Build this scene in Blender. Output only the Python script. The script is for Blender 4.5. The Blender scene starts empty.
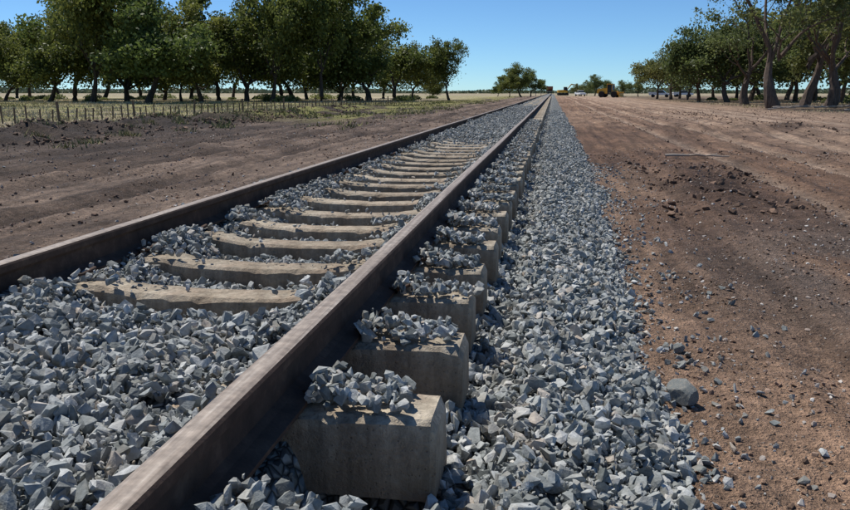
import bpy, bmesh, math, random
import numpy as np
from mathutils import Vector, Matrix

random.seed(7)
scene = bpy.context.scene
COL = scene.collection

# ------------------------------------------------------------------ helpers
_tab = {}
def vnoise(x, y, seed=0):
    if seed not in _tab: _tab[seed] = np.random.RandomState(1000 + seed).rand(256, 256)
    t = _tab[seed]
    x = np.asarray(x, float); y = np.asarray(y, float)
    xi = np.floor(x).astype(int); yi = np.floor(y).astype(int)
    fx = x - xi; fy = y - yi
    fx = fx * fx * (3 - 2 * fx); fy = fy * fy * (3 - 2 * fy)
    a = t[xi % 256, yi % 256]; b = t[(xi + 1) % 256, yi % 256]
    c = t[xi % 256, (yi + 1) % 256]; d = t[(xi + 1) % 256, (yi + 1) % 256]
    return (a * (1 - fx) + b * fx) * (1 - fy) + (c * (1 - fx) + d * fx) * fy

def fbm(x, y, seed=0, oct=4):
    s = 0; a = .5; tot = 0
    for i in range(oct):
        s = s + a * vnoise(np.asarray(x) * 2 ** i + 17.3 * i, np.asarray(y) * 2 ** i + 9.1 * i, seed + i)
        tot += a; a *= .5
    return s / tot

def sstep(a, b, x):
    t = np.clip((np.asarray(x, float) - a) / (b - a), 0, 1)
    return t * t * (3 - 2 * t)

def build_mesh(name, V, F, k, smooth=False, mats=(), mat_idx=None, fattr=None, vcol=None):
    V = np.asarray(V, np.float32); F = np.asarray(F, np.int32)
    me = bpy.data.meshes.new(name)
    n = len(F)
    me.vertices.add(len(V)); me.vertices.foreach_set('co', V.ravel())
    me.loops.add(n * k); me.loops.foreach_set('vertex_index', F.ravel())
    me.polygons.add(n); me.polygons.foreach_set('loop_start', np.arange(n, dtype=np.int32) * k)
    me.polygons.foreach_set('use_smooth', np.full(n, smooth, dtype=bool))
    for m in mats: me.materials.append(m)
    if mat_idx is not None:
        me.polygons.foreach_set('material_index', np.asarray(mat_idx, np.int32))
    me.update(calc_edges=True)
    if fattr:
        for an, av in fattr.items():
            at = me.attributes.new(an, 'FLOAT', 'FACE')
            at.data.foreach_set('value', np.asarray(av, np.float32))
    if vcol is not None:
        at = me.attributes.new('Col', 'FLOAT_COLOR', 'POINT')
        c = np.ones((len(V), 4), np.float32); c[:, :3] = vcol
        at.data.foreach_set('color', c.ravel())
    return me

def obj(name, me, loc=(0, 0, 0), parent=None, rot=(0, 0, 0), scale=(1, 1, 1)):
    o = bpy.data.objects.new(name, me)
    COL.objects.link(o)
    o.location = loc; o.rotation_euler = rot; o.scale = scale
    if parent: o.parent = parent
    return o

def empty(name, loc=(0, 0, 0), rot=(0, 0, 0)):
    o = bpy.data.objects.new(name, None); COL.objects.link(o)
    o.location = loc; o.rotation_euler = rot
    return o

# ------------------------------------------------------------------ materials
class NT:
    def __init__(s, name):
        s.m = bpy.data.materials.new(name); s.m.use_nodes = True
        s.t = s.m.node_tree; s.t.nodes.clear()
        s.out = s.n('ShaderNodeOutputMaterial')
        s.b = s.n('ShaderNodeBsdfPrincipled')
        s.l(s.b.outputs[0], s.out.inputs[0])
        s.b.inputs['Specular IOR Level'].default_value = .3
    def n(s, t, **k):
        nd = s.t.nodes.new(t)
        for a, v in k.items(): setattr(nd, a, v)
        return nd
    def l(s, a, b): s.t.links.new(a, b)
    def coord(s):
        if not hasattr(s, '_c'): s._c = s.n('ShaderNodeTexCoord').outputs['Object']
        return s._c
    def noise(s, scale, detail=4, rough=.6, vec=None):
        nd = s.n('ShaderNodeTexNoise'); nd.inputs['Scale'].default_value = scale
        nd.inputs['Detail'].default_value = detail; nd.inputs['Roughness'].default_value = rough
        s.l(vec or s.coord(), nd.inputs['Vector']); return nd
    def vor(s, scale, feature='F1', vec=None):
        nd = s.n('ShaderNodeTexVoronoi', feature=feature); nd.inputs['Scale'].default_value = scale
        s.l(vec or s.coord(), nd.inputs['Vector']); return nd
    def ramp(s, fac, stops):
        nd = s.n('ShaderNodeValToRGB'); cr = nd.color_ramp
        while len(cr.elements) < len(stops): cr.elements.new(.5)
        for e, (p, c) in zip(cr.elements, stops):
            e.position = p; e.color = (*c, 1) if len(c) == 3 else c
        s.l(fac, nd.inputs[0]); return nd.outputs[0]
    def mix(s, fac, a, b, mode='MIX'):
        nd = s.n('ShaderNodeMix', data_type='RGBA', blend_type=mode)
        for v, i in ((fac, 0), (a, 6), (b, 7)):
            if isinstance(v, (int, float)): nd.inputs[i].default_value = v
            elif isinstance(v, tuple): nd.inputs[i].default_value = (*v, 1)
            else: s.l(v, nd.inputs[i])
        return nd.outputs[2]
    def math(s, op, a, b=0.0):
        nd = s.n('ShaderNodeMath', operation=op)
        for v, i in ((a, 0), (b, 1)):
            if isinstance(v, (int, float)): nd.inputs[i].default_value = v
            else: s.l(v, nd.inputs[i])
        return nd.outputs[0]
    def attr(s, name):
        nd = s.n('ShaderNodeAttribute'); nd.attribute_name = name; return nd
    def bump(s, h, strength=.5, dist=.02, prev=None):
        nd = s.n('ShaderNodeBump'); nd.inputs['Strength'].default_value = strength
        nd.inputs['Distance'].default_value = dist
        s.l(h, nd.inputs['Height'])
        if prev: s.l(prev, nd.inputs['Normal'])
        return nd.outputs[0]
    def fin(s, col=None, rough=.85, normal=None, metal=0):
        if col is not None:
            if isinstance(col, tuple): s.b.inputs['Base Color'].default_value = (*col, 1)
            else: s.l(col, s.b.inputs['Base Color'])
        s.b.inputs['Roughness'].default_value = rough
        s.b.inputs['Metallic'].default_value = metal
        if normal: s.l(normal, s.b.inputs['Normal'])
        return s.m

def gr(v): return (v, v, v)

def mat_stone():
    m = NT('ballast_stone')
    r = m.attr('rnd').outputs['Fac']
    c = m.ramp(r, [(0, (.14, .153, .146)), (.25, (.235, .252, .242)), (.55, (.335, .353, .34)), (.82, (.43, .445, .43)), (.94, (.55, .555, .53)), (1, (.44, .365, .285))])
    n = m.noise(55, 4, .65)
    c = m.mix(1, c, m.ramp(n.outputs[0], [(.25, gr(.6)), (.75, gr(1.25))]), 'MULTIPLY')
    n3 = m.noise(9, 3)
    c = m.mix(m.ramp(n3.outputs[0], [(.48, gr(0)), (.75, gr(.5))]), c, (.40, .34, .265))
    b = m.bump(n.outputs[0], .6, .007)
    return m.fin(c, .85, b)

def mat_bed():
    m = NT('ballast_bed')
    v = m.vor(26); 
    v2 = m.vor(26, 'DISTANCE_TO_EDGE')
    sep = m.n('ShaderNodeSeparateColor'); m.l(v.outputs['Color'], sep.inputs[0])
    c = m.ramp(sep.outputs[0], [(0, (.13, .14, .133)), (.5, (.29, .303, .29)), (1, (.47, .48, .46))])
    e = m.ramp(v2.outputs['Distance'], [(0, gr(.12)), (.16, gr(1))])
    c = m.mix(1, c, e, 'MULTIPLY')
    b = m.bump(v2.outputs['Distance'], 1, .06)
    return m.fin(c, .9, b)

def mat_ground():
    m = NT('dirt_ground')
    base = m.attr('Col').outputs['Color']
    n1 = m.noise(1.3, 6, .7); n2 = m.noise(14, 5, .7); n3 = m.noise(70, 3, .7)
    mp = m.n('ShaderNodeMapping'); mp.inputs['Scale'].default_value = (3.2, .16, 1)
    m.l(m.coord(), mp.inputs[0])
    ns = m.noise(1.6, 5, .65, mp.outputs[0])
    c = m.mix(1, base, m.ramp(n1.outputs[0], [(.3, gr(.60)), (.7, gr(1.38))]), 'MULTIPLY')
    c = m.mix(1, c, m.ramp(n2.outputs[0], [(.3, gr(.55)), (.7, gr(1.4))]), 'MULTIPLY')
    c = m.mix(1, c, m.ramp(n3.outputs[0], [(.3, gr(.6)), (.7, gr(1.35))]), 'MULTIPLY')
    c = m.mix(1, c, m.ramp(ns.outputs[0], [(.34, gr(.55)), (.66, gr(1.38))]), 'MULTIPLY')
    v = m.vor(45); sep = m.n('ShaderNodeSeparateColor'); m.l(v.outputs['Color'], sep.inputs[0])
    near = m.ramp(v.outputs['Distance'], [(.22, gr(1)), (.34, gr(0))])
    pick = m.ramp(sep.outputs[0], [(.66, gr(0)), (.70, gr(1))])
    k = m.mix(1, near, pick, 'MULTIPLY')
    pc = m.ramp(sep.outputs[1], [(0, (.06, .045, .035)), (.5, (.26, .19, .14)), (1, (.50, .43, .36))])
    c = m.mix(k, c, pc)
    h = m.math('ADD', n2.outputs[0], m.math('MULTIPLY', n3.outputs[0], .5))
    h = m.math('ADD', h, m.math('MULTIPLY', k, .25))
    b = m.bump(h, 1, .09)
    return m.fin(c, .95, b)

def mat_concrete():
    m = NT('sleeper_concrete')
    oi = m.n('ShaderNodeObjectInfo')
    n1 = m.noise(4, 6, .7); n2 = m.noise(45, 5, .7); v = m.vor(60)
    c = m.ramp(n1.outputs[0], [(.3, (.34, .265, .185)), (.55, (.50, .43, .325)), (.75, (.60, .54, .44))])
    c = m.mix(1, c, m.ramp(n2.outputs[0], [(.3, gr(.68)), (.7, gr(1.15))]), 'MULTIPLY')
    c = m.mix(1, c, m.ramp(oi.outputs['Random'], [(0, gr(.8)), (1, gr(1.08))]), 'MULTIPLY')
    pit = m.ramp(v.outputs['Distance'], [(.08, gr(0)), (.2, gr(1))])
    c = m.mix(1, c, m.ramp(v.outputs['Distance'], [(.05, gr(.65)), (.15, gr(1))]), 'MULTIPLY')
    n4 = m.noise(2.2, 4)
    c = m.mix(m.ramp(n4.outputs[0], [(.48, gr(0)), (.66, gr(.55))]), c, (.32, .20, .13))
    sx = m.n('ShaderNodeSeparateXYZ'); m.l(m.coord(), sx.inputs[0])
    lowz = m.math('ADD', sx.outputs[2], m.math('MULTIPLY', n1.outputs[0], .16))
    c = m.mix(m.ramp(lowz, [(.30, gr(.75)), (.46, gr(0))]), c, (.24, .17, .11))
    mp = m.n('ShaderNodeMapping'); mp.inputs['Scale'].default_value = (22, 22, 1.5); m.l(m.coord(), mp.inputs[0])
    n5 = m.noise(1, 4, .6, mp.outputs[0])
    c = m.mix(1, c, m.ramp(n5.outputs[0], [(.38, gr(.74)), (.6, gr(1.05))]), 'MULTIPLY')
    h = m.math('ADD', n2.outputs[0], m.math('MULTIPLY', pit, .3))
    return m.fin(c, .9, m.bump(h, .8, .016))

def mat_rust():
    m = NT('rail_rust')
    n = m.noise(9, 6, .7); n2 = m.noise(90, 4)
    c = m.ramp(n.outputs[0], [(.3, (.045, .028, .02)), (.55, (.09, .055, .038)), (.75, (.17, .11, .075))])
    return m.fin(c, .85, m.bump(n2.outputs[0], .4, .004))

def mat_railtop():
    m = NT('rail_head_worn')
    mp = m.n('ShaderNodeMapping'); mp.inputs['Scale'].default_value = (30, .8, 30); m.l(m.coord(), mp.inputs[0])
    n = m.noise(2, 6, .7, mp.outputs[0]); n2 = m.noise(30, 5)
    c = m.ramp(n.outputs[0], [(.3, (.19, .145, .11)), (.55, (.32, .265, .215)), (.75, (.48, .42, .355))])
    c = m.mix(1, c, m.ramp(n2.outputs[0], [(.3, gr(.62)), (.7, gr(1.25))]), 'MULTIPLY')
    return m.fin(c, .55, m.bump(n2.outputs[0], .2, .002), .15)

def mat_bark(name, a, b):
    m = NT(name)
    mp = m.n('ShaderNodeMapping'); mp.inputs['Scale'].default_value = (4, 4, .8); m.l(m.coord(), mp.inputs[0])
    n = m.noise(2, 4, .7, mp.outputs[0])
    return m.fin(m.ramp(n.outputs[0], [(.3, a), (.7, b)]), .95)

def mat_leaf(name, dark, mid, light, trans=.35):
    m = NT(name)
    r = m.attr('rnd').outputs['Fac']
    oi = m.n('ShaderNodeObjectInfo')
    c = m.ramp(r, [(0, dark), (.5, mid), (1, light)])
    c = m.mix(1, c, m.ramp(oi.outputs['Random'], [(0, (.82, .95, .9)), (1, (1.15, 1.05, .9))]), 'MULTIPLY')
    m.fin(c, .55)
    tr = m.n('ShaderNodeBsdfTranslucent'); m.l(c, tr.inputs[0])
    mx = m.n('ShaderNodeMixShader'); mx.inputs[0].default_value = trans
    m.l(m.b.outputs[0], mx.inputs[1]); m.l(tr.outputs[0], mx.inputs[2]); m.l(mx.outputs[0], m.out.inputs[0])
    return m.m

def mat_simple(name, c, rough=.6, metal=0, nz=.15):
    m = NT(name); n = m.noise(6, 4)
    cc = m.mix(1, c, m.ramp(n.outputs[0], [(.3, gr(1 - nz)), (.7, gr(1 + nz))]), 'MULTIPLY')
    return m.fin(cc, rough, None, metal)

def mat_pebble():
    m = NT('pebble')
    r = m.attr('rnd').outputs['Fac']
    c = m.ramp(r, [(0, (.09, .058, .04)), (.4, (.22, .14, .095)), (.7, (.31, .22, .165)), (.9, (.38, .34, .30)), (1, (.62, .58, .52))])
    n = m.noise(60, 3)
    c = m.mix(1, c, m.ramp(n.outputs[0], [(.3, gr(.75)), (.7, gr(1.2))]), 'MULTIPLY')
    return m.fin(c, .9)

def mat_grass():
    m = NT('grass_blades')
    r = m.attr('rnd').outputs['Fac']
    c = m.ramp(r, [(0, (.16, .18, .05)), (.3, (.29, .26, .10)), (.55, (.46, .38, .22)), (1, (.58, .49, .31))])
    return m.fin(c, .8)

M_stone = mat_stone(); M_bed = mat_bed(); M_ground = mat_ground(); M_conc = mat_concrete()
M_rust = mat_rust(); M_top = mat_railtop(); M_peb = mat_pebble(); M_grass = mat_grass()
M_bark = mat_bark('bark_dark', (.03, .023, .017), (.10, .08, .062))
M_bark2 = mat_bark('bark_brown', (.055, .038, .028), (.17, .125, .095))
M_leaf = mat_leaf('leaves_olive', (.055, .075, .022), (.13, .16, .045), (.26, .28, .075), .45)
M_leaf2 = mat_leaf('leaves_grey_green', (.065, .082, .03), (.15, .17, .058), (.26, .27, .105), .45)
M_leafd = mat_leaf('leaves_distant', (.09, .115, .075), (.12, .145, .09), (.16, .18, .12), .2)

# ------------------------------------------------------------------ layout constants (metres)
TX = -1.467           # track centre line
RX = (TX - .7525, TX + .7525)
SL = 1.18             # sleeper half length
SZ = .40              # sleeper top
RT = .567             # rail top
S0, SP = 1.955, .585  # first sleeper centre, spacing
TRACK_END = 420

def ground_h(x, y):
    h = .05 * (fbm(x * .35, y * .35, 3) - .5) + .06 * (fbm(x * 2.2, y * 2.2, 11) - .5) + .034 * (fbm(x * 9, y * 9, 21, 3) - .5)
    cx = -13.6 + 1.6 * (fbm(x * 0 + 3, y * .12, 31) - .5)
    bank = np.exp(-((x - cx) / 1.9) ** 2) * sstep(75, 45, y)
    h = h + bank * (.22 + .65 * (fbm(x * 1.3, y * 1.3, 41) - .4))
    ch = sstep(-4.2, -6, x) * sstep(-12, -9, x) * sstep(60, 30, y)
    h = h + ch * .16 * (fbm(x * 1.6, y * .7, 45) - .5)
    rt = np.exp(-((x - 2.1) / .7) ** 2) * np.exp(-((y - 11) / 2.6) ** 2)
    h = h + rt * .2 * fbm(x * 3.5, y * 3.5, 51)
    rb = np.exp(-((x - 6.5) / 3.0) ** 2) * np.exp(-((y - 26) / 3) ** 2)
    h = h + rb * .3 * fbm(x * 1.2, y * 1.2, 55)
    # low graded windrow along the right-hand work strip
    wr = np.exp(-((x - 7.8 - 1.5 * (fbm(y * .05, x * 0 + 2, 63) - .5)) / .45) ** 2) * sstep(8, 14, y) * sstep(90, 50, y)
    h = h + wr * .22 * fbm(x * 2.2, y * 1.1, 57)
    for rx, w, d in ((1.5, .16, .04), (3.1, .2, .055), (4.6, .22, .065), (6.3, .22, .065), (-5.4, .22, .08), (-7.1, .22, .08), (-8.6, .25, .08), (-10.3, .25, .08)):
        cxx = rx + 1.2 * (fbm(y * .06, x * 0 + rx, 61) - .5)
        h = h - d * np.exp(-((x - cxx) / w) ** 2) + .5 * d * np.exp(-((np.abs(x - cxx) - w * 1.8) / (w * .6)) ** 2)
    return h

def sleeper_phase(y):
    return (y - S0 + SP / 2) % SP - SP / 2

def edge_r(y):
    return .38 + .02 * np.minimum(y, 14) + .24 * (fbm(y * 1.1, y * 0 + 5, 71) - .5)

def bed_h(x, y):
    u = x - TX
    au = np.abs(u)
    n1 = fbm(x * 3, y * 3, 81) - .5
    n2 = fbm(x * 8, y * 8, 91, 2) - .5
    near = sstep(2.85, 2.55, y + .25 * n1)
    far = sstep(9, 16, y)
    inside = .262 + .12 * far + near * .155
    heap = sstep(.36, .60, au) * (.15 - .07 * far) * (1 - near) * (.5 + 1.5 * (n1 + .25))
    inside = inside + heap
    t = np.clip((u - .78) / (SL - .78), 0, 1)
    outr = .36 - .20 * sstep(0, .5, t) + .04 * far
    outr = outr - .13 * sstep(1.98, 1.84, y) * sstep(.0, .22, t)
    te = np.clip((x - (TX + SL)) / (edge_r(y) - (TX + SL)), 0, 1.3)
    shr = .165 * (1 - te ** 1.6) + .02 - .06 * np.exp(-((x - (TX + SL + .07)) / .09) ** 2)
    outr = np.where(u > SL, shr - .06 * np.clip(te - 1, 0, 1) * 3, outr)
    tl = np.clip((-u - 1.3) / .65, 0, 1.3)
    outl = .38 * (1 - tl) - .02
    outl = np.where(-u < 1.3, .36, outl)
    h = np.where(au < .745, inside, np.where(u > 0, outr, outl))
    h = h + (.07 + .05 * near) * n1 + .035 * n2
    return h

# ------------------------------------------------------------------ ground
def axis(lo_d, hi_d, step, r_lo, r_hi, lo, hi):
    mid = list(np.arange(lo_d, hi_d, step))
    a = []; s = step; v = mid[0]
    while v > lo: s *= r_lo; v -= s; a.append(v)
    b = []; s = step; v = mid[-1]
    while v < hi: s *= r_hi; v += s; b.append(v)
    return np.array(a[::-1] + mid + b)

gx = axis(-6, 4, .045, 1.025, 1.03, -3500, 3500)
gy = axis(1.0, 8, .045, 1.12, 1.022, -300, 4500)
X, Y = np.meshgrid(gx, gy)
Z = ground_h(X, Y)
fade = sstep(400, 150, np.hypot(X, Y)); Z = Z * fade
insideb = (X > TX - 1.75) & (X < edge_r(Y) - .08) & (Y < TRACK_END + 20)
Z = np.where(insideb, Z - .12, Z)

n_a = fbm(X * .25, Y * .12, 101); n_b = fbm(X * .9, Y * .5, 111); n_c = fbm(X * .05, Y * .03, 121)
def C(r, g_, b): return np.array([r, g_, b])[None, None, :]
def mixc(a, b, t): return a * (1 - t[..., None]) + b * t[..., None]
right = mixc(C(.25, .148, .090), C(.37, .238, .155), sstep(.35, .65, n_a))
right = mixc(right, C(.165, .094, .060), sstep(.50, .62, n_b) * .65)
gp = np.exp(-((X - 2.6) / 1.3) ** 2) * np.exp(-((Y - 5.4) / 2.2) ** 2) * sstep(.3, .5, n_b)
right = mixc(right, C(.15, .115, .092), np.clip(gp * 1.4, 0, .85))
right = mixc(right, C(.10, .060, .042), np.exp(-((X - 2.1) / .9) ** 2) * np.exp(-((Y - 11) / 2.8) ** 2) * .85)
right = mixc(right, C(.44, .305, .21), sstep(3.5, 8, X) * sstep(8, 20, Y) * .7)
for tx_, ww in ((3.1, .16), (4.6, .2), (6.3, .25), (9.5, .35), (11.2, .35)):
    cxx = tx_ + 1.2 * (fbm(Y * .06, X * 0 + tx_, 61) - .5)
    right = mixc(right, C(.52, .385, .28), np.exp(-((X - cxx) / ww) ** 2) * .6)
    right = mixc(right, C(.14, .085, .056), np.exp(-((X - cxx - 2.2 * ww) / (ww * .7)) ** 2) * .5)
right = mixc(right, C(.12, .075, .05), np.exp(-((X - 7) / 4.5) ** 2) * np.exp(-((Y - 26) / 4) ** 2) * .75*sstep(.35,.6,n_b))
right = mixc(right, C(.13, .092, .052), sstep(12, 20, X) * sstep(35, 60, Y) * .85)
left = mixc(C(.15, .103, .073), C(.28, .20, .145), sstep(.38, .62, n_b))
for tx_ in (-5.4, -7.1, -8.6, -10.3):
    cxx = tx_ + 1.2 * (fbm(Y * .06, X * 0 + tx_, 61) - .5)
    left = mixc(left, C(.075, .05, .037), np.exp(-((X - cxx) / .3) ** 2) * .65)
dk = np.exp(-((X + 10) / 1.6) ** 2) * sstep(.35, .55, n_a)
left = mixc(left, C(.06, .043, .033), dk * .7)
bkm = sstep(-10.8, -12.4, X + 1.2 * (n_b - .5)) * sstep(80, 45, Y)
left = mixc(left, C(.05, .037, .029), bkm * (.72 + .23 * sstep(.3, .6, n_b)))
gz = sstep(-14.6, -16.4, X + 1.5 * (n_b - .5))
grass = mixc(C(.24, .215, .09), C(.44, .36, .22), sstep(.34, .5, n_a))
left = mixc(left, grass, gz)
g2 = sstep(-7.5, -10, X) * sstep(28, 38, Y) * sstep(.38, .52, n_b)
left = mixc(left, C(.30, .29, .08), g2 * .85)
field = mixc(C(.46, .38, .24), C(.34, .30, .15), sstep(.4, .6, n_c))
left = mixc(left, field, sstep(75, 110, Y) * sstep(-12, -20, X))
colr = mixc(left, right, sstep(-3, -1, X))
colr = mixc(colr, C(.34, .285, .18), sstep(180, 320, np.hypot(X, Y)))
ny, nx = X.shape
idx = np.arange(nx * ny).reshape(ny, nx)
F = np.stack([idx[:-1, :-1], idx[:-1, 1:], idx[1:, 1:], idx[1:, :-1]], -1).reshape(-1, 4)
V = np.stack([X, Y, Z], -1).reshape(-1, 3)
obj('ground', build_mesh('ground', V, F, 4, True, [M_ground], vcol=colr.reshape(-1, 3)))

# ------------------------------------------------------------------ ballast
ballast = empty('railway_ballast')
bx = np.arange(TX - 2.1, .95, .03)
by = np.concatenate([np.arange(-2, 12, .04), 12 + np.cumsum(np.minimum(.04 * 1.02 ** np.arange(330), 2.5))])
by = by[by < TRACK_END]
X, Y = np.meshgrid(bx, by)
Z = bed_h(X, Y) - .02
ny, nx = X.shape; idx = np.arange(nx * ny).reshape(ny, nx)
F = np.stack([idx[:-1, :-1], idx[:-1, 1:], idx[1:, 1:], idx[1:, :-1]], -1).reshape(-1, 4)
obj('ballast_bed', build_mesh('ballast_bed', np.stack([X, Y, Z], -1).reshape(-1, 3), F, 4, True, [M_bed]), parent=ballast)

def hull_template(seed, npts=9, flat=.62):
    r = np.random.RandomState(seed)
    bm = bmesh.new()
    for _ in range(npts):
        p = r.normal(size=3); p /= np.linalg.norm(p); p *= r.uniform(.8, 1.1)
        p = np.sign(p) * np.abs(p) ** .75
        p *= np.array([1, .68, flat])
        bm.verts.new(p * .5)
    res = bmesh.ops.convex_hull(bm, input=bm.verts)
    bmesh.ops.delete(bm, geom=list({e for e in res['geom_interior'] if isinstance(e, bmesh.types.BMVert)}), context='VERTS')
    bmesh.ops.triangulate(bm, faces=bm.faces)
    bm.verts.ensure_lookup_table()
    for i, v in enumerate(bm.verts): v.index = i
    V = np.array([v.co[:] for v in bm.verts]); T = np.array([[v.index for v in f.verts] for f in bm.faces])
    bm.free(); return V, T

TPL = [hull_template(s, 10 + s % 6, .36 + .05 * (s % 7)) for s in range(28)]

def rand_rot(n, rs, tilt=None):
    q = rs.normal(size=(n, 4))
    if tilt is not None: q[:, 1:3] *= tilt
    q /= np.linalg.norm(q, axis=1)[:, None]
    w, x, y, z = q.T
    return np.stack([1 - 2 * (y * y + z * z), 2 * (x * y - z * w), 2 * (x * z + y * w),
                     2 * (x * y + z * w), 1 - 2 * (x * x + z * z), 2 * (y * z - x * w),
                     2 * (x * z - y * w), 2 * (y * z + x * w), 1 - 2 * (x * x + y * y)], -1).reshape(n, 3, 3)

def stones_mesh(name, P, S, mat, seed=0, tilt=None, rnd=None):
    rs = np.random.RandomState(seed)
    P = np.asarray(P); n = len(P)
    R = rand_rot(n, rs, tilt); k = rs.randint(0, len(TPL), n)
    if rnd is None: rnd = rs.rand(n)
    Vs, Ts, As = [], [], []; off = 0
    for t, (TV, TT) in enumerate(TPL):
        m = np.where(k == t)[0]
        if len(m) == 0: continue
        v = np.einsum('nij,vj->nvi', R[m], TV) * S[m][:, None, None] + P[m][:, None, :]
        Vs.append(v.reshape(-1, 3))
        Ts.append((TT[None] + (np.arange(len(m)) * len(TV))[:, None, None] + off).reshape(-1, 3))
        As.append(np.repeat(rnd[m], len(TT)))
        off += len(m) * len(TV)
    return build_mesh(name, np.concatenate(Vs), np.concatenate(Ts), 3, False, [mat], fattr={'rnd': np.concatenate(As)})

rs = np.random.RandomState(5)
PS, SS = [], []
def scatter(x0, x1, y0, y1, dens, smin, smax, zj=(-.012, .024), pw=1.9):
    n = int((x1 - x0) * (y1 - y0) * dens)
    x = rs.uniform(x0, x1, n); y = rs.uniform(y0, y1, n)
    s = smin + (smax - smin) * rs.rand(n) ** pw
    z = bed_h(x, y) + rs.uniform(zj[0], zj[1], n)
    u = x - TX
    onsl = (np.abs(sleeper_phase(y)) < .125 + s * .25) & (np.abs(u) < SL + .01) & (y > 1.7)
    keep = ~(onsl & (z < SZ + .004))
    for rx in RX:
        keep &= ~(np.abs(x - rx) < (.052 + s * .42))
    keep &= x < edge_r(y) + .10 * rs.rand(n) ** 2
    PS.append(np.stack([x, y, z], -1)[keep]); SS.append(s[keep])
scatter(-2.2, -.70, .9, 6, 2900, .015, .076, pw=1.9)
scatter(-.72, .75, .9, 6, 2700, .015, .086, pw=2.1)
scatter(-2.2, .8, 6, 12, 1400, .026, .075)
scatter(-2.2, .85, 12, 26, 600, .038, .075)
scatter(-2.2, .85, 26, 48, 220, .05, .10)
scatter(-3.5, -2.2, .9, 10, 350, .035, .085)
n = 130
x = rs.uniform(-2.1, .5, n); y = rs.uniform(1.2, 10, n); s = rs.uniform(.085, .125, n); u = x - TX
k = (np.abs(u) > .1) & (np.abs(x - RX[0]) > .13) & (np.abs(x - RX[1]) > .13) & (x < edge_r(y)) & ((u > SL + .04) | (y < 2.5) & (u < .65))
PS.append(np.stack([x, y, bed_h(x, y) + .012], -1)[k]); SS.append(s[k])
i = 0
while S0 + i * SP < 24:
    yc = S0 + (i - 1) * SP if i > 0 else 1.27
    far = yc > 9
    d = .6 if far else 1
    n = int(rs.randint(130, 190) * d)
    lim = rs.uniform(.26, .37)
    t = rs.rand(n) ** 1.15
    x = RX[1] + .075 + t * lim
    yo = rs.uniform(-.11, .10, n) * (1 - .15 * t) + .01
    s = .020 + .048 * rs.rand(n) ** 1.6
    z = SZ + .008 + s * .15 + rs.rand(n) * (.065 * (1 - t * .8))
    PS.append(np.stack([x, yc + yo, z], -1)); SS.append(s)
    for sg, rx in ((-1, RX[1]), (1, RX[0])):
        n = int(rs.randint(10, 90) * d)
        w = rs.uniform(.12, .42)
        t = rs.rand(n) ** 1.3
        x = rx + sg * (.085 + t * w)
        yo = rs.uniform(-.12, .12, n)
        s = .020 + .045 * rs.rand(n) ** 1.6
        z = SZ + .008 + s * .15 + rs.rand(n) * (.05 * (1 - t))
        PS.append(np.stack([x, yc + yo, z], -1)); SS.append(s)
    n = rs.randint(2, 14)
    x = TX + rs.uniform(-.4, .4, n); s = .012 + .035 * rs.rand(n) ** 1.5
    PS.append(np.stack([x, yc + rs.uniform(-.09, .09, n), np.full(n, SZ - .03) + s * .25], -1)); SS.append(s)
    i += 1
n = 1700
y = rs.uniform(1.2, 14, n); x = edge_r(y) + rs.exponential(.2, n); s = .012 + .045 * rs.rand(n) ** 2
PS.append(np.stack([x, y, ground_h(x, y) + s * .2], -1)); SS.append(s)
P = np.concatenate(PS); S = np.concatenate(SS)
obj('ballast_stones', stones_mesh('ballast_stones', P, S, M_stone, 3), parent=ballast)

PS, SS = [], []
for (x0, x1, y0, y1, n, a, b) in ((.35, 4.5, 1.2, 7, 18000, .004, .036), (.5, 8, 7, 18, 11000, .01, .055), (-14, -3.4, 4, 22, 14000, .012, .07), (-16, -11.5, 10, 50, 9000, .03, .2), (1.2, 3.0, 8, 14, 1100, .02, .13), (2, 20, 15, 60, 5000, .03, .11), (7.0, 8.7, 9, 50, 1200, .03, .14), (-12, -3.5, 20, 60, 6000, .03, .10)):
    x = rs.uniform(x0, x1, n); y = rs.uniform(y0, y1, n)
    k = fbm(x * 1.2, y * 1.2, 131) > rs.uniform(.25, .65, n)
    k &= (x > edge_r(y)) | (x < -3.4)
    x = x[k]; y = y[k]; s = a + (b - a) * rs.rand(len(x)) ** 3
    PS.append(np.stack([x, y, ground_h(x, y) + s * .12], -1)); SS.append(s)
P = np.concatenate(PS); S = np.concatenate(SS)
rnd = rs.rand(len(P)); rnd = np.where((P[:, 0] < -11) | ((P[:, 0] > 1.2) & (S > .05)), rnd * .4, rnd)
obj('gravel', stones_mesh('gravel', P, S, M_peb, 9, .4, rnd))

def rock(x, y, s, seed):
    bm = bmesh.new(); bmesh.ops.create_icosphere(bm, subdivisions=4, radius=.5)
    r = np.random.RandomState(seed)
    pl = r.normal(size=(30, 3)); pl /= np.linalg.norm(pl, axis=1)[:, None]; dd = r.uniform(.33, .45, 30)
    for v in bm.verts:
        p = np.array(v.co)
        for q, d in zip(pl, dd):
            e = p @ q - d
            if e > 0: p = p - q * e
        p *= 1 + .09 * (float(fbm(p[0] * 6 + 9, p[1] * 6 + p[2] * 5 + 9, 7)) - .5)
        v.co = Vector(p * [1.1, 1, .95])
    me = bpy.data.meshes.new('rock'); bm.to_mesh(me); bm.free()
    at = me.attributes.new('rnd', 'FLOAT', 'FACE'); at.data.foreach_set('value', np.full(len(me.polygons), r.uniform(.1, .3), np.float32))
    me.materials.append(M_stone)
    obj('rock', me, (x, y, float(ground_h(x, y)) + s * .33), scale=(s, s, s), rot=(0, 0, seed))
rock(.58, 3.10, .145, 2); rock(.66, 3.75, .07, 5)

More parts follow.
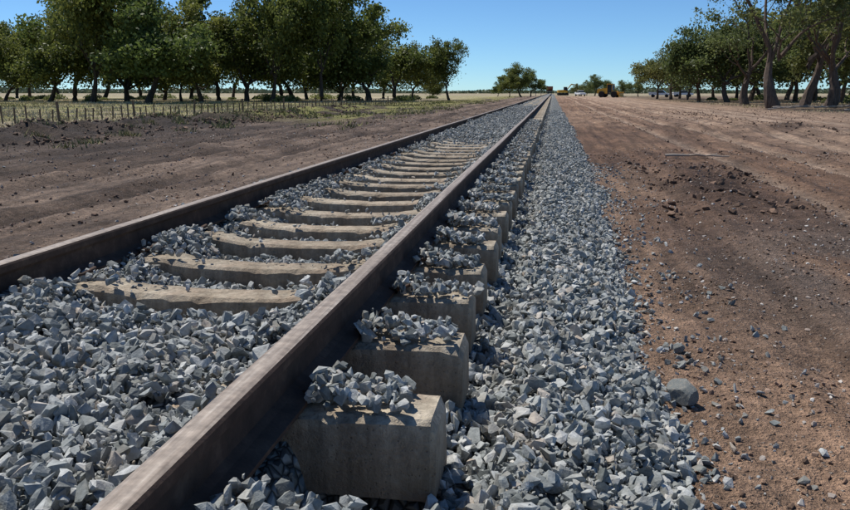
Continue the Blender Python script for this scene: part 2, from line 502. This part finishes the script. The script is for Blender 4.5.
# ------------------------------------------------------------------ railway track
track = empty('railway_track')
pr = [(-.0725, -.0), (.0725, -.0), (.0725, .012), (.03, .024), (.010, .036), (.0085, .105), (.018, .118), (.034, .124), (.0355, .150), (.030, .158), (.018, .161), (-.018, .161), (-.030, .158), (-.0355, .150), (-.034, .124), (-.018, .118), (-.0085, .105), (-.010, .036), (-.03, .024), (-.0725, .012)]
ys = np.concatenate([np.arange(-2, 20, .5), np.arange(20, TRACK_END, 5.)])
for nm, rx in (('rail_left', RX[0]), ('rail_right', RX[1])):
    V = []; F = []; mi = []
    for j, yy in enumerate(ys):
        dx = .004 * math.sin(yy * .7); 
        for (a, b) in pr: V.append((rx + a + dx, yy, RT - .161 + b))
    k = len(pr)
    for j in range(len(ys) - 1):
        for q in range(k):
            q2 = (q + 1) % k
            F.append((j * k + q, j * k + q2, (j + 1) * k + q2, (j + 1) * k + q))
            mi.append(1 if q in (9, 10, 11) else 0)
    obj(nm, build_mesh(nm, V, F, 4, False, [M_rust, M_top], mi), parent=track)

def sleeper_mesh(seed):
    r = random.Random(seed)
    e = SL
    secs = [(-e, -.03, .085, .118), (-e + .015, 0, .095, .122), (-.98, 0, .10, .125), (-.52, 0, .10, .125), (-.35, -.03, .092, .118), (0, -.04, .088, .112), (.35, -.03, .092, .118), (.52, 0, .10, .125), (.98, 0, .10, .125), (e - .015, 0, .095, .122), (e, -.03, .085, .118)]
    ds = []
    for a, b in zip(secs[:-1], secs[1:]):
        m = max(1, int((b[0] - a[0]) / .03))
        for i in range(m):
            t = i / m; ds.append(tuple(a[q] + (b[q] - a[q]) * t for q in range(4)))
    ds.append(secs[-1])
    V = []; F = []
    chip1 = chip2 = 0
    for (x, dz, wt, wb) in ds:
        j = lambda a=.0025: r.uniform(-a, a)
        if r.random() < .12: chip1 = r.uniform(.008, .028)
        if r.random() < .12: chip2 = r.uniform(.008, .028)
        chip1 *= .6; chip2 *= .6
        top = SZ + dz; c = .012
        V += [(x, -wb, SZ - .22), (x, -wt - .008 + j(), top - c - chip1), (x, -wt + c + chip1, top + j(.0012)), (x, wt - c - chip2, top + j(.0012)), (x, wt + .008 + j(), top - c - chip2), (x, wb, SZ - .22)]
    n = len(ds)
    for i in range(n - 1):
        for q in range(6):
            q2 = (q + 1) % 6
            F.append((i * 6 + q, (i + 1) * 6 + q, (i + 1) * 6 + q2, i * 6 + q2))
    me = bpy.data.meshes.new('sleeper')
    F.append((0, 1, 2, 3, 4, 5)); b = (n - 1) * 6; F.append((b + 5, b + 4, b + 3, b + 2, b + 1, b))
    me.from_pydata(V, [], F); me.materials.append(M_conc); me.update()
    bm = bmesh.new(); bm.from_mesh(me); bmesh.ops.recalc_face_normals(bm, faces=bm.faces); bm.to_mesh(me); bm.free()
    return me
SM = [sleeper_mesh(s) for s in range(6)]

def tube(pts, r, sides=6):
    V = []; F = []; pts = [Vector(p) for p in pts]
    for i, p in enumerate(pts):
        d = (pts[min(i + 1, len(pts) - 1)] - pts[max(i - 1, 0)]).normalized()
        a = d.cross(Vector((0, 0, 1)));
        if a.length < .1: a = d.cross(Vector((1, 0, 0)))
        a.normalize(); b = d.cross(a)
        rr = r[i] if isinstance(r, (list, tuple)) else r
        for s in range(sides):
            t = 2 * math.pi * s / sides; V.append(tuple(p + (a * math.cos(t) + b * math.sin(t)) * rr))
    for i in range(len(pts) - 1):
        for s in range(sides):
            s2 = (s + 1) % sides
            F.append((i * sides + s, i * sides + s2, (i + 1) * sides + s2, (i + 1) * sides + s))
    return V, F
cp = [(.0, -.06, .02), (.0, .0, .02), (.0, .045, .022), (.02, .065, .035), (.045, .05, .045), (.05, .0, .04), (.03, -.03, .03), (-.01, -.035, .028), (-.035, -.02, .022)]
V, F = tube(cp, .0085)
clip_me = build_mesh('spring_clip', V, F, 4, True, [M_rust])
i = -4
while S0 + i * SP < 160:
    yy = S0 + i * SP + (random.uniform(-.018, .018) if i > 0 else 0)
    if i < 0: yy -= .09
    rz = random.uniform(-.012, .012)
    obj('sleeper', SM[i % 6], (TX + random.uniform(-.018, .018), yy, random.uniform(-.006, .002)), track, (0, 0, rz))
    if S0 + i * SP < 14 and i > -2:
        for rx in RX:
            for sg in (-1, 1):
                obj('spring_clip', clip_me, (rx + sg * .085, yy, SZ), track, (0, 0, 0 if sg > 0 else math.pi))
    i += 1

# ------------------------------------------------------------------ trees
def make_tree(name, seed, H, W, trunk_h, leafn, leaf_s, bark, leaf, forks=3, lean=.1, tr=.28, sparse=0.0, drop=.9, cbase=2.2, cl=.095, levels=4):
    r = random.Random(seed); nr = np.random.RandomState(seed)
    TV, TF, tips = [], [], []
    def add(pts, rad, sides=6):
        v, f = tube(pts, rad, sides); o = len(TV); TV.extend(v); TF.extend([tuple(a + o for a in q) for q in f])
    def branch(p, d, L, rad, lvl):
        pts = [p]; n = 5; q = p.copy(); dd = d.copy()
        for i in range(n):
            dd = (dd + Vector((r.uniform(-.25, .25), r.uniform(-.25, .25), r.uniform(-.10, .16)))).normalized()
            q = q + dd * (L / n); pts.append(q.copy())
        rads = [rad * (1 - .45 * i / n) for i in range(n + 1)]
        add(pts, rads, 7 if lvl < 2 else 5)
        if lvl >= 2: tips.append(pts[-1]); tips.append(pts[3])
        elif lvl == 1: tips.append(pts[5])
        if lvl >= levels: return
        k = r.choice((2, 3)) if lvl else forks
        for j in range(k):
            an = 2 * math.pi * (j + r.uniform(-.3, .3)) / k + seed
            sp = r.uniform(.45, 1.2) if lvl else r.uniform(.35, .85)
            nd = (dd + Vector((math.cos(an), math.sin(an), r.uniform(-.25, .1) if lvl > 1 else 0)) * sp).normalized()
            base = pts[-1] if (j < 2) else pts[-2]
            branch(base, nd, L * r.uniform(.6, .9) if lvl else (H - trunk_h) * r.uniform(.24, .50), rads[-1] * r.uniform(.65, .85), lvl + 1)
    branch(Vector((0, 0, -.1)), Vector((r.uniform(-lean, lean), r.uniform(-lean, lean), 1)).normalized(), trunk_h, tr, 0)
    for j in range(2):
        an = r.uniform(0, 6.28)
        branch(Vector((0, 0, trunk_h * r.uniform(.75, .95))), Vector((math.cos(an), math.sin(an), r.uniform(.3, .8))).normalized(), W * .22, tr * .4, 2)
    tp = np.array([t[:] for t in tips])
    rad = np.percentile(np.hypot(tp[:, 0], tp[:, 1]), 90)
    kx = (W / 2 * .86) / rad; kz = (H * .93) / tp[:, 2].max()
    sc = np.array([kx, kx, kz])
    TVa = np.array(TV); 
    blend = np.clip(TVa[:, 2] / trunk_h, 0, 1)[:, None]
    TVa = TVa * (1 + (sc - 1) * blend)
    tp = tp * sc
    tp[:, 2] = np.maximum(tp[:, 2], cbase + nr.rand(len(tp)) * .8)
    ncl = len(tp)
    w = nr.uniform(.2, 1.8, ncl); w[nr.rand(ncl) < sparse] = 0.0; w /= w.sum()
    c = nr.choice(ncl, leafn, p=w)
    cr = nr.uniform(.45, 1.4, ncl) * W * cl
    d = nr.normal(size=(leafn, 3)); d /= np.linalg.norm(d, axis=1)[:, None]
    rr = (nr.rand(leafn) ** .5)
    pos = tp[c] + d * (rr * cr[c])[:, None] * np.array([1.2, 1.2, .68])
    pos[:, 2] -= nr.exponential(drop, leafn) * (nr.rand(leafn) < .35)
    pos[:, 2] = np.where(pos[:, 2] < cbase * .7, cbase * .7 + nr.rand(leafn) * 1.5, pos[:, 2])
    s = leaf_s * nr.uniform(.6, 1.35, leafn)
    R = rand_rot(leafn, nr)
    q = np.array([[-.5, -.2, 0], [.1, -.32, 0.05], [.5, .15, 0], [-.1, .3, -.05]])
    LV = np.einsum('nij,vj->nvi', R, q) * s[:, None, None] + pos[:, None, :]
    nT = len(TVa)
    Vv = np.concatenate([TVa, LV.reshape(-1, 3)])
    Ff = np.concatenate([np.array(TF), np.arange(leafn * 4).reshape(-1, 4) + nT])
    mi = np.concatenate([np.zeros(len(TF)), np.ones(leafn)])
    clr = nr.rand(ncl)
    rn = np.concatenate([np.zeros(len(TF)), np.clip(.55 * clr[c] + .45 * nr.rand(leafn), 0, 1)])
    return build_mesh(name, Vv, Ff, 4, False, [bark, leaf], mi, fattr={'rnd': rn})

TA = [make_tree('tree_mesh_a%d' % s, 20 + s, 12, (12.5, 14, 11, 13.5, 12, 15, 10, 13)[s], (2.6, 1.6, 3.2, 2.2, 2.8, 1.8, 2.4, 3)[s], (15000, 18000, 12000, 16000, 14000, 19000, 11000, 15000)[s], .34, M_bark, M_leaf, forks=(3, 4, 3, 3, 4, 3, 2, 3)[s], tr=.36, lean=.4, cbase=(3.0, 1.9, 3.8, 2.6, 3.2, 2.0, 3.0, 3.4)[s], sparse=.28, drop=.8, cl=.09) for s in range(8)]
TB = [make_tree('tree_mesh_b%d' % s, 60 + s, 10, (12, 13, 11, 14, 12)[s], 2.5, 11500, .33, M_bark2, M_leaf2, forks=3, tr=.32, lean=.4, cbase=(2.8, 2.0, 3.2, 2.4, 2.6)[s], drop=.7, sparse=.3, cl=.09) for s in range(5)]
TS = [make_tree('tree_mesh_open%d' % s, (93, 94, 97)[s], (21, 19, 16)[s], (18, 17, 15)[s], (4.6, 4.2, 3.5)[s], (5200, 7500, 1200)[s], .28, M_bark2, M_leaf2, forks=3, tr=.55, lean=.3, sparse=.6, cbase=6, drop=.5, cl=.07) for s in range(3)]

def put(me, x, y, sh, name='tree', sw=None):
    sw = sw or sh
    obj(name, me, (x, y, 0), rot=(0, 0, random.uniform(0, 6.28)), scale=(sw * random.uniform(.85, 1.15), sw * random.uniform(.85, 1.15), sh))
left_trees = [(-.84, 92, 0, .92), (-.80, 108, 3, .95), (-.775, 94, 7, .78), (-.735, 106, 2, 1.0), (-.705, 90, 3, .95), (-.665, 96, 5, 1.38), (-.64, 86, 4, 1.45), (-.585, 94, 1, 1.38), (-.555, 84, 7, 1.2), (-.53, 112, 1, 1.1),
              (-.505, 96, 0, .88), (-.475, 90, 6, 1.02), (-.45, 102, 5, 1.3), (-.41, 96, 3, 1.05), (-.375, 94, 4, 1.3), (-.345, 104, 7, 1.15), (-.305, 96, 2, 1.32), (-.28, 106, 1, 1.1), (-.24, 104, 6, 1.25),
              (-.205, 116, 5, .98), (-.182, 128, 3, .8),
              (-.82, 135, 1, 1.1), (-.755, 140, 5, 1.15), (-.69, 132, 0, 1.3), (-.62, 138, 3, 1.4), (-.565, 130, 5, 1.3), (-.49, 135, 1, 1.2), (-.43, 130, 0, 1.35), (-.36, 138, 5, 1.4), (-.325, 128, 1, 1.3), (-.26, 140, 3, 1.2), (-.22, 145, 5, 1.05)]
for (t, y, k, s) in left_trees: put(TA[k], t * y, y, s, sw=min(s, 1.2) * random.uniform(.82, 1.05))
put(TA[4], -.133 * 122, 122, .84, sw=.66); put(TA[1], -.155 * 150, 150, .5, sw=.5)
for (t, y, k, s) in [(.128, 150, 0, .8), (.145, 135, 1, .95), (.163, 124, 2, .85), (.178, 106, 3, 1.0), (.212, 100, 4, 1.0), (.238, 114, 1, 1.3), (.29, 106, 2, 1.15), (.31, 114, 0, 1.5), (.34, 94, 3, 1.1), (.36, 84, 4, 1.25), (.385, 95, 1, 1.4), (.25, 138, 3, 1.2), (.195, 142, 1, 1.0), (.28, 132, 4, 1.4), (.35, 128, 3, 1.5), (.155, 158, 3, .9), (.222, 142, 3, 1.1)]:
    put(TB[k], t * y, y, s)
put(TS[0], .266 * 64, 64, 1.0); put(TS[1], .232 * 84, 84, .95); put(TS[1], .33 * 68, 68, 1.0); put(TS[2], .30 * 72, 72, .95)
for (t, y, s) in [(-.055, 190, .5), (-.04, 200, .72), (-.028, 210, .6), (-.07, 215, .4)]: put(TA[3], t * y, y, s)
for (t, y, s) in [(.03, 290, .45), (.042, 270, .55), (.052, 250, .7), (.065, 260, .5), (.085, 240, .5), (.105, 220, .55)]: put(TB[1], t * y, y, s)

nr = np.random.RandomState(44)
n = 60000
x = nr.uniform(-1300, 1000, n); y = nr.uniform(640, 760, n)
hh = 1.5 + 10 * np.clip(fbm(x * .02, x * 0 + 1, 141) - .3, 0, 1) * (.5 + fbm(x * .12, x * 0 + 7, 151))
z = nr.rand(n) ** .8 * hh
R = rand_rot(n, nr); q = np.array([[-.5, -.4, 0], [.5, -.4, 0], [.5, .4, 0], [-.5, .4, 0]])
LV = np.einsum('nij,vj->nvi', R, q) * (1.9 * nr.uniform(.6, 1.3, n))[:, None, None] + np.stack([x, y, z], -1)[:, None, :]
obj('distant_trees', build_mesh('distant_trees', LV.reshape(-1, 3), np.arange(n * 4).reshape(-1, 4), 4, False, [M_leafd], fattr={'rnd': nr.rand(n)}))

# ------------------------------------------------------------------ grass
n = 120000
x = nr.uniform(-95, -6, n); y = 18 + 95 * nr.rand(n) ** 1.2
pr_ = fbm(x * .4, y * .25, 161)
k = (pr_ > nr.uniform(.3, .65, n)) & ((x < -16.5) | ((y > 26) & (x < -7) & (pr_ > .5)))
tx = nr.uniform(-15, -10.5, 60); ty = nr.uniform(12, 40, 60); tk = nr.randint(0, 60, 2600)
xb = tx[tk] + nr.normal(0, .16, 2600); yb = ty[tk] + nr.normal(0, .2, 2600)
x2 = nr.uniform(10, 70, 20000); y2 = nr.uniform(50, 120, 20000); k2 = (x2 > 14 + 4 * fbm(y2 * .2, x2 * .2, 5)) & (fbm(x2 * .3, y2 * .3, 162) > .5)
x = np.concatenate([x[k], x2[k2], xb]); y = np.concatenate([y[k], y2[k2], yb]); n = len(x)
a = nr.uniform(0, 6.28, n); h = nr.uniform(.05, .2, n); w = nr.uniform(.02, .06, n)
w[-2600:] *= .45
z0 = ground_h(x, y)
bl = np.stack([np.stack([x - np.cos(a) * w, y - np.sin(a) * w, z0 - .02], -1), np.stack([x + np.cos(a) * w, y + np.sin(a) * w, z0 - .02], -1),
               np.stack([x + nr.normal(0, .07, n), y + nr.normal(0, .07, n), z0 + h], -1)], 1)
rn = np.clip(fbm(x * .15, y * .1, 171) * 1.8 - .35 + nr.uniform(-.2, .2, n), 0, 1)
rn = np.where((x > -16) & (x < 0), rn * .35, rn)
obj('grass', build_mesh('grass', bl.reshape(-1, 3), np.arange(n * 3).reshape(-1, 3), 3, False, [M_grass], fattr={'rnd': rn}))

n = 20000
cxs = nr.uniform(-95, 60, 70); cys = nr.uniform(88, 150, 70); ok = (np.abs(cxs - 2) > 18); cxs = cxs[ok]; cys = cys[ok]
c = nr.randint(0, len(cxs), n); rad = nr.uniform(.4, 1.4, len(cxs))
d = nr.normal(size=(n, 3)); d /= np.linalg.norm(d, axis=1)[:, None]; d[:, 2] = np.abs(d[:, 2])
pos = np.stack([cxs[c], cys[c], np.zeros(n)], -1) + d * (rad[c] * nr.rand(n) ** .4)[:, None] * np.array([1.5, 1.2, .75])
q = np.array([[-.5, -.2, 0], [.1, -.32, 0.05], [.5, .15, 0], [-.1, .3, -.05]])
LV = np.einsum('nij,vj->nvi', rand_rot(n, nr), q) * .3 + pos[:, None, :]
obj('scrub_bushes', build_mesh('scrub_bushes', LV.reshape(-1, 3), np.arange(n * 4).reshape(-1, 4), 4, False, [M_leaf2], fattr={'rnd': np.clip(.6 * nr.rand(len(cxs))[c] + .4 * nr.rand(n) + .2, 0, 1)}))

# ------------------------------------------------------------------ fence
M_post = mat_simple('weathered_post', (.14, .105, .075), .9)
M_wire = mat_simple('wire', (.2, .19, .18), .5, .6)
fence = empty('wire_fence')
V, F = [], []
yy = 20.; j = 0
def fx(y): return -21.3 + (y - 28) * .13
while yy < 75:
    hgt = random.uniform(.5, .75); w = .06
    if j % 9 == 0: hgt = .85; w = .1
    vv, ff = tube([(fx(yy), yy, -.1), (fx(yy) + random.uniform(-.07, .07), yy + random.uniform(-.07, .07), hgt)], w / 2 * 1.1, 6)
    o = len(V); V += vv; F += [tuple(a + o for a in q) for q in ff]
    o2 = len(V); F.append((o2 - 6, o2 - 5, o2 - 4, o2 - 3)); F.append((o2 - 6, o2 - 3, o2 - 2, o2 - 1))
    yy += random.uniform(.38, .75); j += 1
obj('posts', build_mesh('posts', V, F, 4, False, [M_post]), parent=fence)
V, F = [], []
for z in (.2, .36, .52):
    vv, ff = tube([(fx(y), y, z + .01 * math.sin(y)) for y in np.arange(20, 75, 2.)], .006, 4)
    o = len(V); V += vv; F += [tuple(a + o for a in q) for q in ff]
obj('wires', build_mesh('wires', V, F, 4, False, [M_wire]), parent=fence)

M_deadwood = mat_simple('dead_wood', (.42, .35, .28), .9)
def fallen(x, y, L, rz, seed, r0=.02):
    r = random.Random(seed); pts = []; p = Vector((-L / 2, 0, r0 + .015))
    for i in range(9):
        pts.append(p.copy()); p += Vector((L / 8, r.uniform(-.04, .04) * L, r.uniform(-.01, .015) * L))
    V, F = tube(pts, [r0 * (1 - .08 * i) for i in range(9)], 6)
    for t in (3, 5):
        v, f = tube([pts[t], pts[t] + Vector((.12, .1 * (-1) ** t, .03)) * L, pts[t] + Vector((.25, .16 * (-1) ** t, .02)) * L], [r0 * .5, r0 * .4, r0 * .2], 5)
        o = len(V); V += v; F += [tuple(a + o for a in q) for q in f]
    obj('fallen_branch', build_mesh('fallen_branch', V, F, 4, True, [M_deadwood]), (x, y, float(ground_h(x, y)) + .01), rot=(0, 0, rz))
fallen(2.75, 15.2, 1.15, -.15, 1, .03); fallen(18, 62, 3.5, .2, 2, .09); fallen(21, 64, 3, .6, 3, .08); fallen(24.5, 70, 4, -.2, 4, .10); fallen(16, 58, 2, .1, 5, .05); fallen(20, 55, 2.5, .4, 6, .07)

# ------------------------------------------------------------------ machines far down the line
M_yel = mat_simple('yellow_paint', (.72, .40, .05), .45); M_blk = mat_simple('rubber', (.02, .02, .02), .8)
M_gls = mat_simple('window_glass', (.03, .04, .05), .1); M_wht = mat_simple('white_paint', (.8, .8, .78), .35)
M_red = mat_simple('red_oxide_paint', (.24, .085, .045), .6); M_stl = mat_simple('dark_steel', (.08, .08, .085), .6)

def part(name, parent, mat, polys=None, axis='x', depth=1, center=(0, 0, 0), bevel=.03):
    bm = bmesh.new()
    a = [bm.verts.new((-depth / 2, p[0], p[1])) for p in polys]
    f = bm.faces.new(a)
    ex = bmesh.ops.extrude_face_region(bm, geom=[f])
    bmesh.ops.translate(bm, vec=(depth, 0, 0), verts=[v for v in ex['geom'] if isinstance(v, bmesh.types.BMVert)])
    bmesh.ops.recalc_face_normals(bm, faces=bm.faces)
    if bevel: bmesh.ops.bevel(bm, geom=bm.edges[:], offset=bevel, segments=2, affect='EDGES')
    me = bpy.data.meshes.new(name); bm.to_mesh(me); bm.free(); me.materials.append(mat)
    return obj(name, me, center, parent)
def wheel(parent, x, y, r, w, mat=None):
    bm = bmesh.new(); bmesh.ops.create_cone(bm, cap_ends=True, segments=28, radius1=r, radius2=r, depth=w)
    bmesh.ops.bevel(bm, geom=bm.edges[:], offset=.04, segments=1, affect='EDGES')
    bmesh.ops.rotate(bm, matrix=Matrix.Rotation(math.pi / 2, 3, 'Y'), verts=bm.verts)
    me = bpy.data.meshes.new('wheel'); bm.to_mesh(me); bm.free(); me.materials.append(mat or M_blk)
    obj('wheel', me, (x, y, r), parent)
def box(y0, y1, z0, z1): return [(y0, z0), (y1, z0), (y1, z1), (y0, z1)]

ld = empty('wheel_loader', (13.0, 185, 0), (0, 0, math.radians(62)))
part('engine_hood', ld, M_yel, [(.3, .9), (2.8, .9), (2.9, 1.3), (2.7, 1.95), (.3, 2.1)], depth=1.5)
part('chassis', ld, M_stl, box(-1.6, 2.6, .65, .95), depth=1.0)
part('cab', ld, M_gls, [(-.9, 1.1), (.45, 1.1), (.4, 2.95), (-.7, 2.95)], depth=1.35)
part('cab_roof', ld, M_yel, box(-.85, .55, 2.95, 3.1), depth=1.5)
for sx in (-.69, .69):
    for yy in (-.82, .42): part('cab_pillar', ld, M_yel, box(yy - .06, yy + .06, 1.1, 2.95), depth=.1, center=(sx, 0, 0), bevel=.01)
    part('lift_arm', ld, M_yel, [(-.9, 1.45), (-.9, 1.75), (-2.3, 1.1), (-2.9, .55), (-2.9, .3), (-2.2, .75)], depth=.16, center=(sx * .75, 0, 0))
part('front_frame', ld, M_yel, box(-1.9, -.9, .7, 1.5), depth=.9)
part('bucket', ld, M_yel, [(-2.75, .15), (-3.75, .12), (-3.7, .2), (-2.95, .35), (-2.85, .95), (-3.1, 1.2), (-3.0, 1.25), (-2.7, .95)], depth=2.5)
for sx in (-.95, .95):
    for yy in (-1.45, 1.6): wheel(ld, sx, yy, .72, .5)

def wagon(y, col):
    w = empty('ballast_wagon', (TX, y, RT), (0, 0, 0))
    part('hopper', w, col, [(-5.8, 2.0), (-4.2, 1.1), (4.2, 1.1), (5.8, 2.0), (5.8, 2.9), (-5.8, 2.9)], depth=2.7)
    part('top_rim', w, col, box(-5.95, 5.95, 2.9, 3.02), depth=2.85, bevel=.01)
    part('underframe', w, M_stl, box(-6.3, 6.3, .85, 1.1), depth=1.6)
    part('end_platform', w, M_stl, box(-6.4, -5.9, 1.1, 1.25), depth=2.5)
    for yy in (-4.3, 4.3):
        part('bogie', w, M_stl, [(yy - 1.2, .35), (yy + 1.2, .35), (yy + 1.1, .7), (yy - 1.1, .7)], depth=2.0)
        for dy in (-.85, .85):
            for sx in (-.75, .75): wheel(w, sx, yy + dy, .45, .12, M_stl)
    for sx in (-.9, .9): part('buffer', w, M_stl, box(-6.6, -6.3, .85, 1.1), depth=.25, center=(sx, 0, 0), bevel=.02)
    for sx in (-1.36, 1.36):
        for yy in np.arange(-5, 5.1, 1.25): part('side_rib', w, col, box(yy - .05, yy + .05, 1.9, 2.88), depth=.08, center=(sx, 0, 0), bevel=.005)
wagon(340, M_red); wagon(353.5, M_stl)

# tracked excavator working beside the line
ex = empty('excavator', (3.6, 290, 0), (0, 0, math.radians(100)))
for sx in (-1.1, 1.1): part('crawler_track', ex, M_blk, [(-1.9, .15), (-1.6, 0), (1.6, 0), (1.9, .15), (1.9, .65), (1.6, .85), (-1.6, .85), (-1.9, .65)], depth=.55, center=(sx, 0, 0), bevel=.04)
part('upper_body', ex, M_yel, [(-1.5, 1.0), (1.9, 1.0), (2.0, 1.9), (.2, 2.0), (-1.5, 1.6)], depth=2.4)
part('cab', ex, M_gls, [(-1.6, 1.65), (-.1, 1.65), (-.1, 2.95), (-1.3, 2.95)], depth=.95, center=(-.7, 0, 0))
part('cab_roof', ex, M_yel, box(-1.4, 0, 2.96, 3.06), depth=1.05, center=(-.7, 0, 0), bevel=.02)
part('boom', ex, M_yel, [(-1.2, 1.5), (-1.2, 1.9), (-3.0, 4.2), (-5.0, 3.9), (-5.0, 3.6), (-3.1, 3.75)], depth=.35, center=(.2, 0, 0))
part('stick', ex, M_yel, [(-4.8, 4.1), (-5.3, 4.0), (-5.6, 1.3), (-5.35, 1.3)], depth=.28, center=(.2, 0, 0))
part('bucket', ex, M_stl, [(-5.7, 1.35), (-5.2, 1.4), (-4.8, .8), (-5.0, .35), (-5.5, .3), (-5.15, .8)], depth=1.0, center=(.2, 0, 0))

def ute(x, y, rz, name='utility_truck'):
    u = empty(name, (x, y, 0), (0, 0, rz))
    part('body', u, M_wht, [(-2.6, .5), (2.4, .5), (2.45, .95), (-1.3, 1.05), (-2.55, .95)], depth=1.8, bevel=.06)
    part('cabin', u, M_gls, [(-1.4, 1.02), (.75, 1.02), (.6, 1.6), (-.8, 1.6)], depth=1.55, bevel=.05)
    part('cabin_roof', u, M_wht, [(-.85, 1.6), (.65, 1.6), (.6, 1.7), (-.75, 1.7)], depth=1.5, bevel=.03)
    part('tray_side', u, M_wht, box(.85, 2.5, .95, 1.2), depth=1.85, bevel=.02)
    for sx in (-.82, .82):
        for yy in (-1.6, 1.5): wheel(u, sx, yy, .37, .24)
ute(.131 * 190, 190, 1.35); ute(.158 * 205, 205, 1.7); ute(.034 * 235, 235, .3)

def sign(x, y, h):
    s = empty('signal_post', (x, y, 0))
    V, F = tube([(0, 0, -.1), (0, 0, h)], [.09, .06], 8)
    obj('mast', build_mesh('mast', V, F, 4, True, [M_stl]), parent=s)
    part('signal_head', s, M_stl, box(-.15, .15, h - 1.1, h + .1), depth=.5, bevel=.03)
    part('visor', s, M_blk, box(-.4, -.15, h - .45, h - .38), depth=.25, bevel=.01)
sign(-5.2, 240, 5.0); sign(-3.9, 262, 4.2)

# ------------------------------------------------------------------ light, sky, camera
AZ, EL = math.radians(-50), math.radians(58)       # azimuth clockwise from +Y
sd = Vector((math.cos(EL) * math.sin(AZ), math.cos(EL) * math.cos(AZ), math.sin(EL)))
sun = bpy.data.lights.new('sun', 'SUN'); sun.energy = 5.0; sun.angle = math.radians(.5); sun.color = (1, .96, .90)
so = bpy.data.objects.new('sun', sun); COL.objects.link(so)
so.rotation_euler = sd.to_track_quat('Z', 'Y').to_euler(); so.location = (0, 0, 50)
w = bpy.data.worlds.new('World'); scene.world = w; w.use_nodes = True
nt = w.node_tree; nt.nodes.clear()
sky = nt.nodes.new('ShaderNodeTexSky'); sky.sky_type = 'NISHITA'; sky.sun_disc = False
sky.sun_elevation = EL; sky.sun_rotation = AZ; sky.air_density = .8; sky.dust_density = 0; sky.ozone_density = 1.6; sky.altitude = 1500
mu = nt.nodes.new('ShaderNodeMix'); mu.data_type = 'RGBA'; mu.blend_type = 'MULTIPLY'; mu.inputs[0].default_value = 1
mu.inputs[7].default_value = (.62, .90, 1.14, 1)
bg = nt.nodes.new('ShaderNodeBackground'); bg.inputs[1].default_value = .10
wo = nt.nodes.new('ShaderNodeOutputWorld')
nt.links.new(sky.outputs[0], mu.inputs[6]); nt.links.new(mu.outputs[2], bg.inputs[0]); nt.links.new(bg.outputs[0], wo.inputs[0])

cam = bpy.data.cameras.new('camera'); cam.sensor_width = 36; cam.lens = 32.19; cam.clip_end = 9000; cam.clip_start = .05
co = bpy.data.objects.new('camera', cam); COL.objects.link(co)
co.location = (0, 0, 1.25); co.rotation_euler = (math.radians(90 - 12.1), 0, math.radians(9.35))
scene.camera = co
scene.view_settings.view_transform = 'Standard'; scene.view_settings.look = 'None'; scene.view_settings.exposure = 0
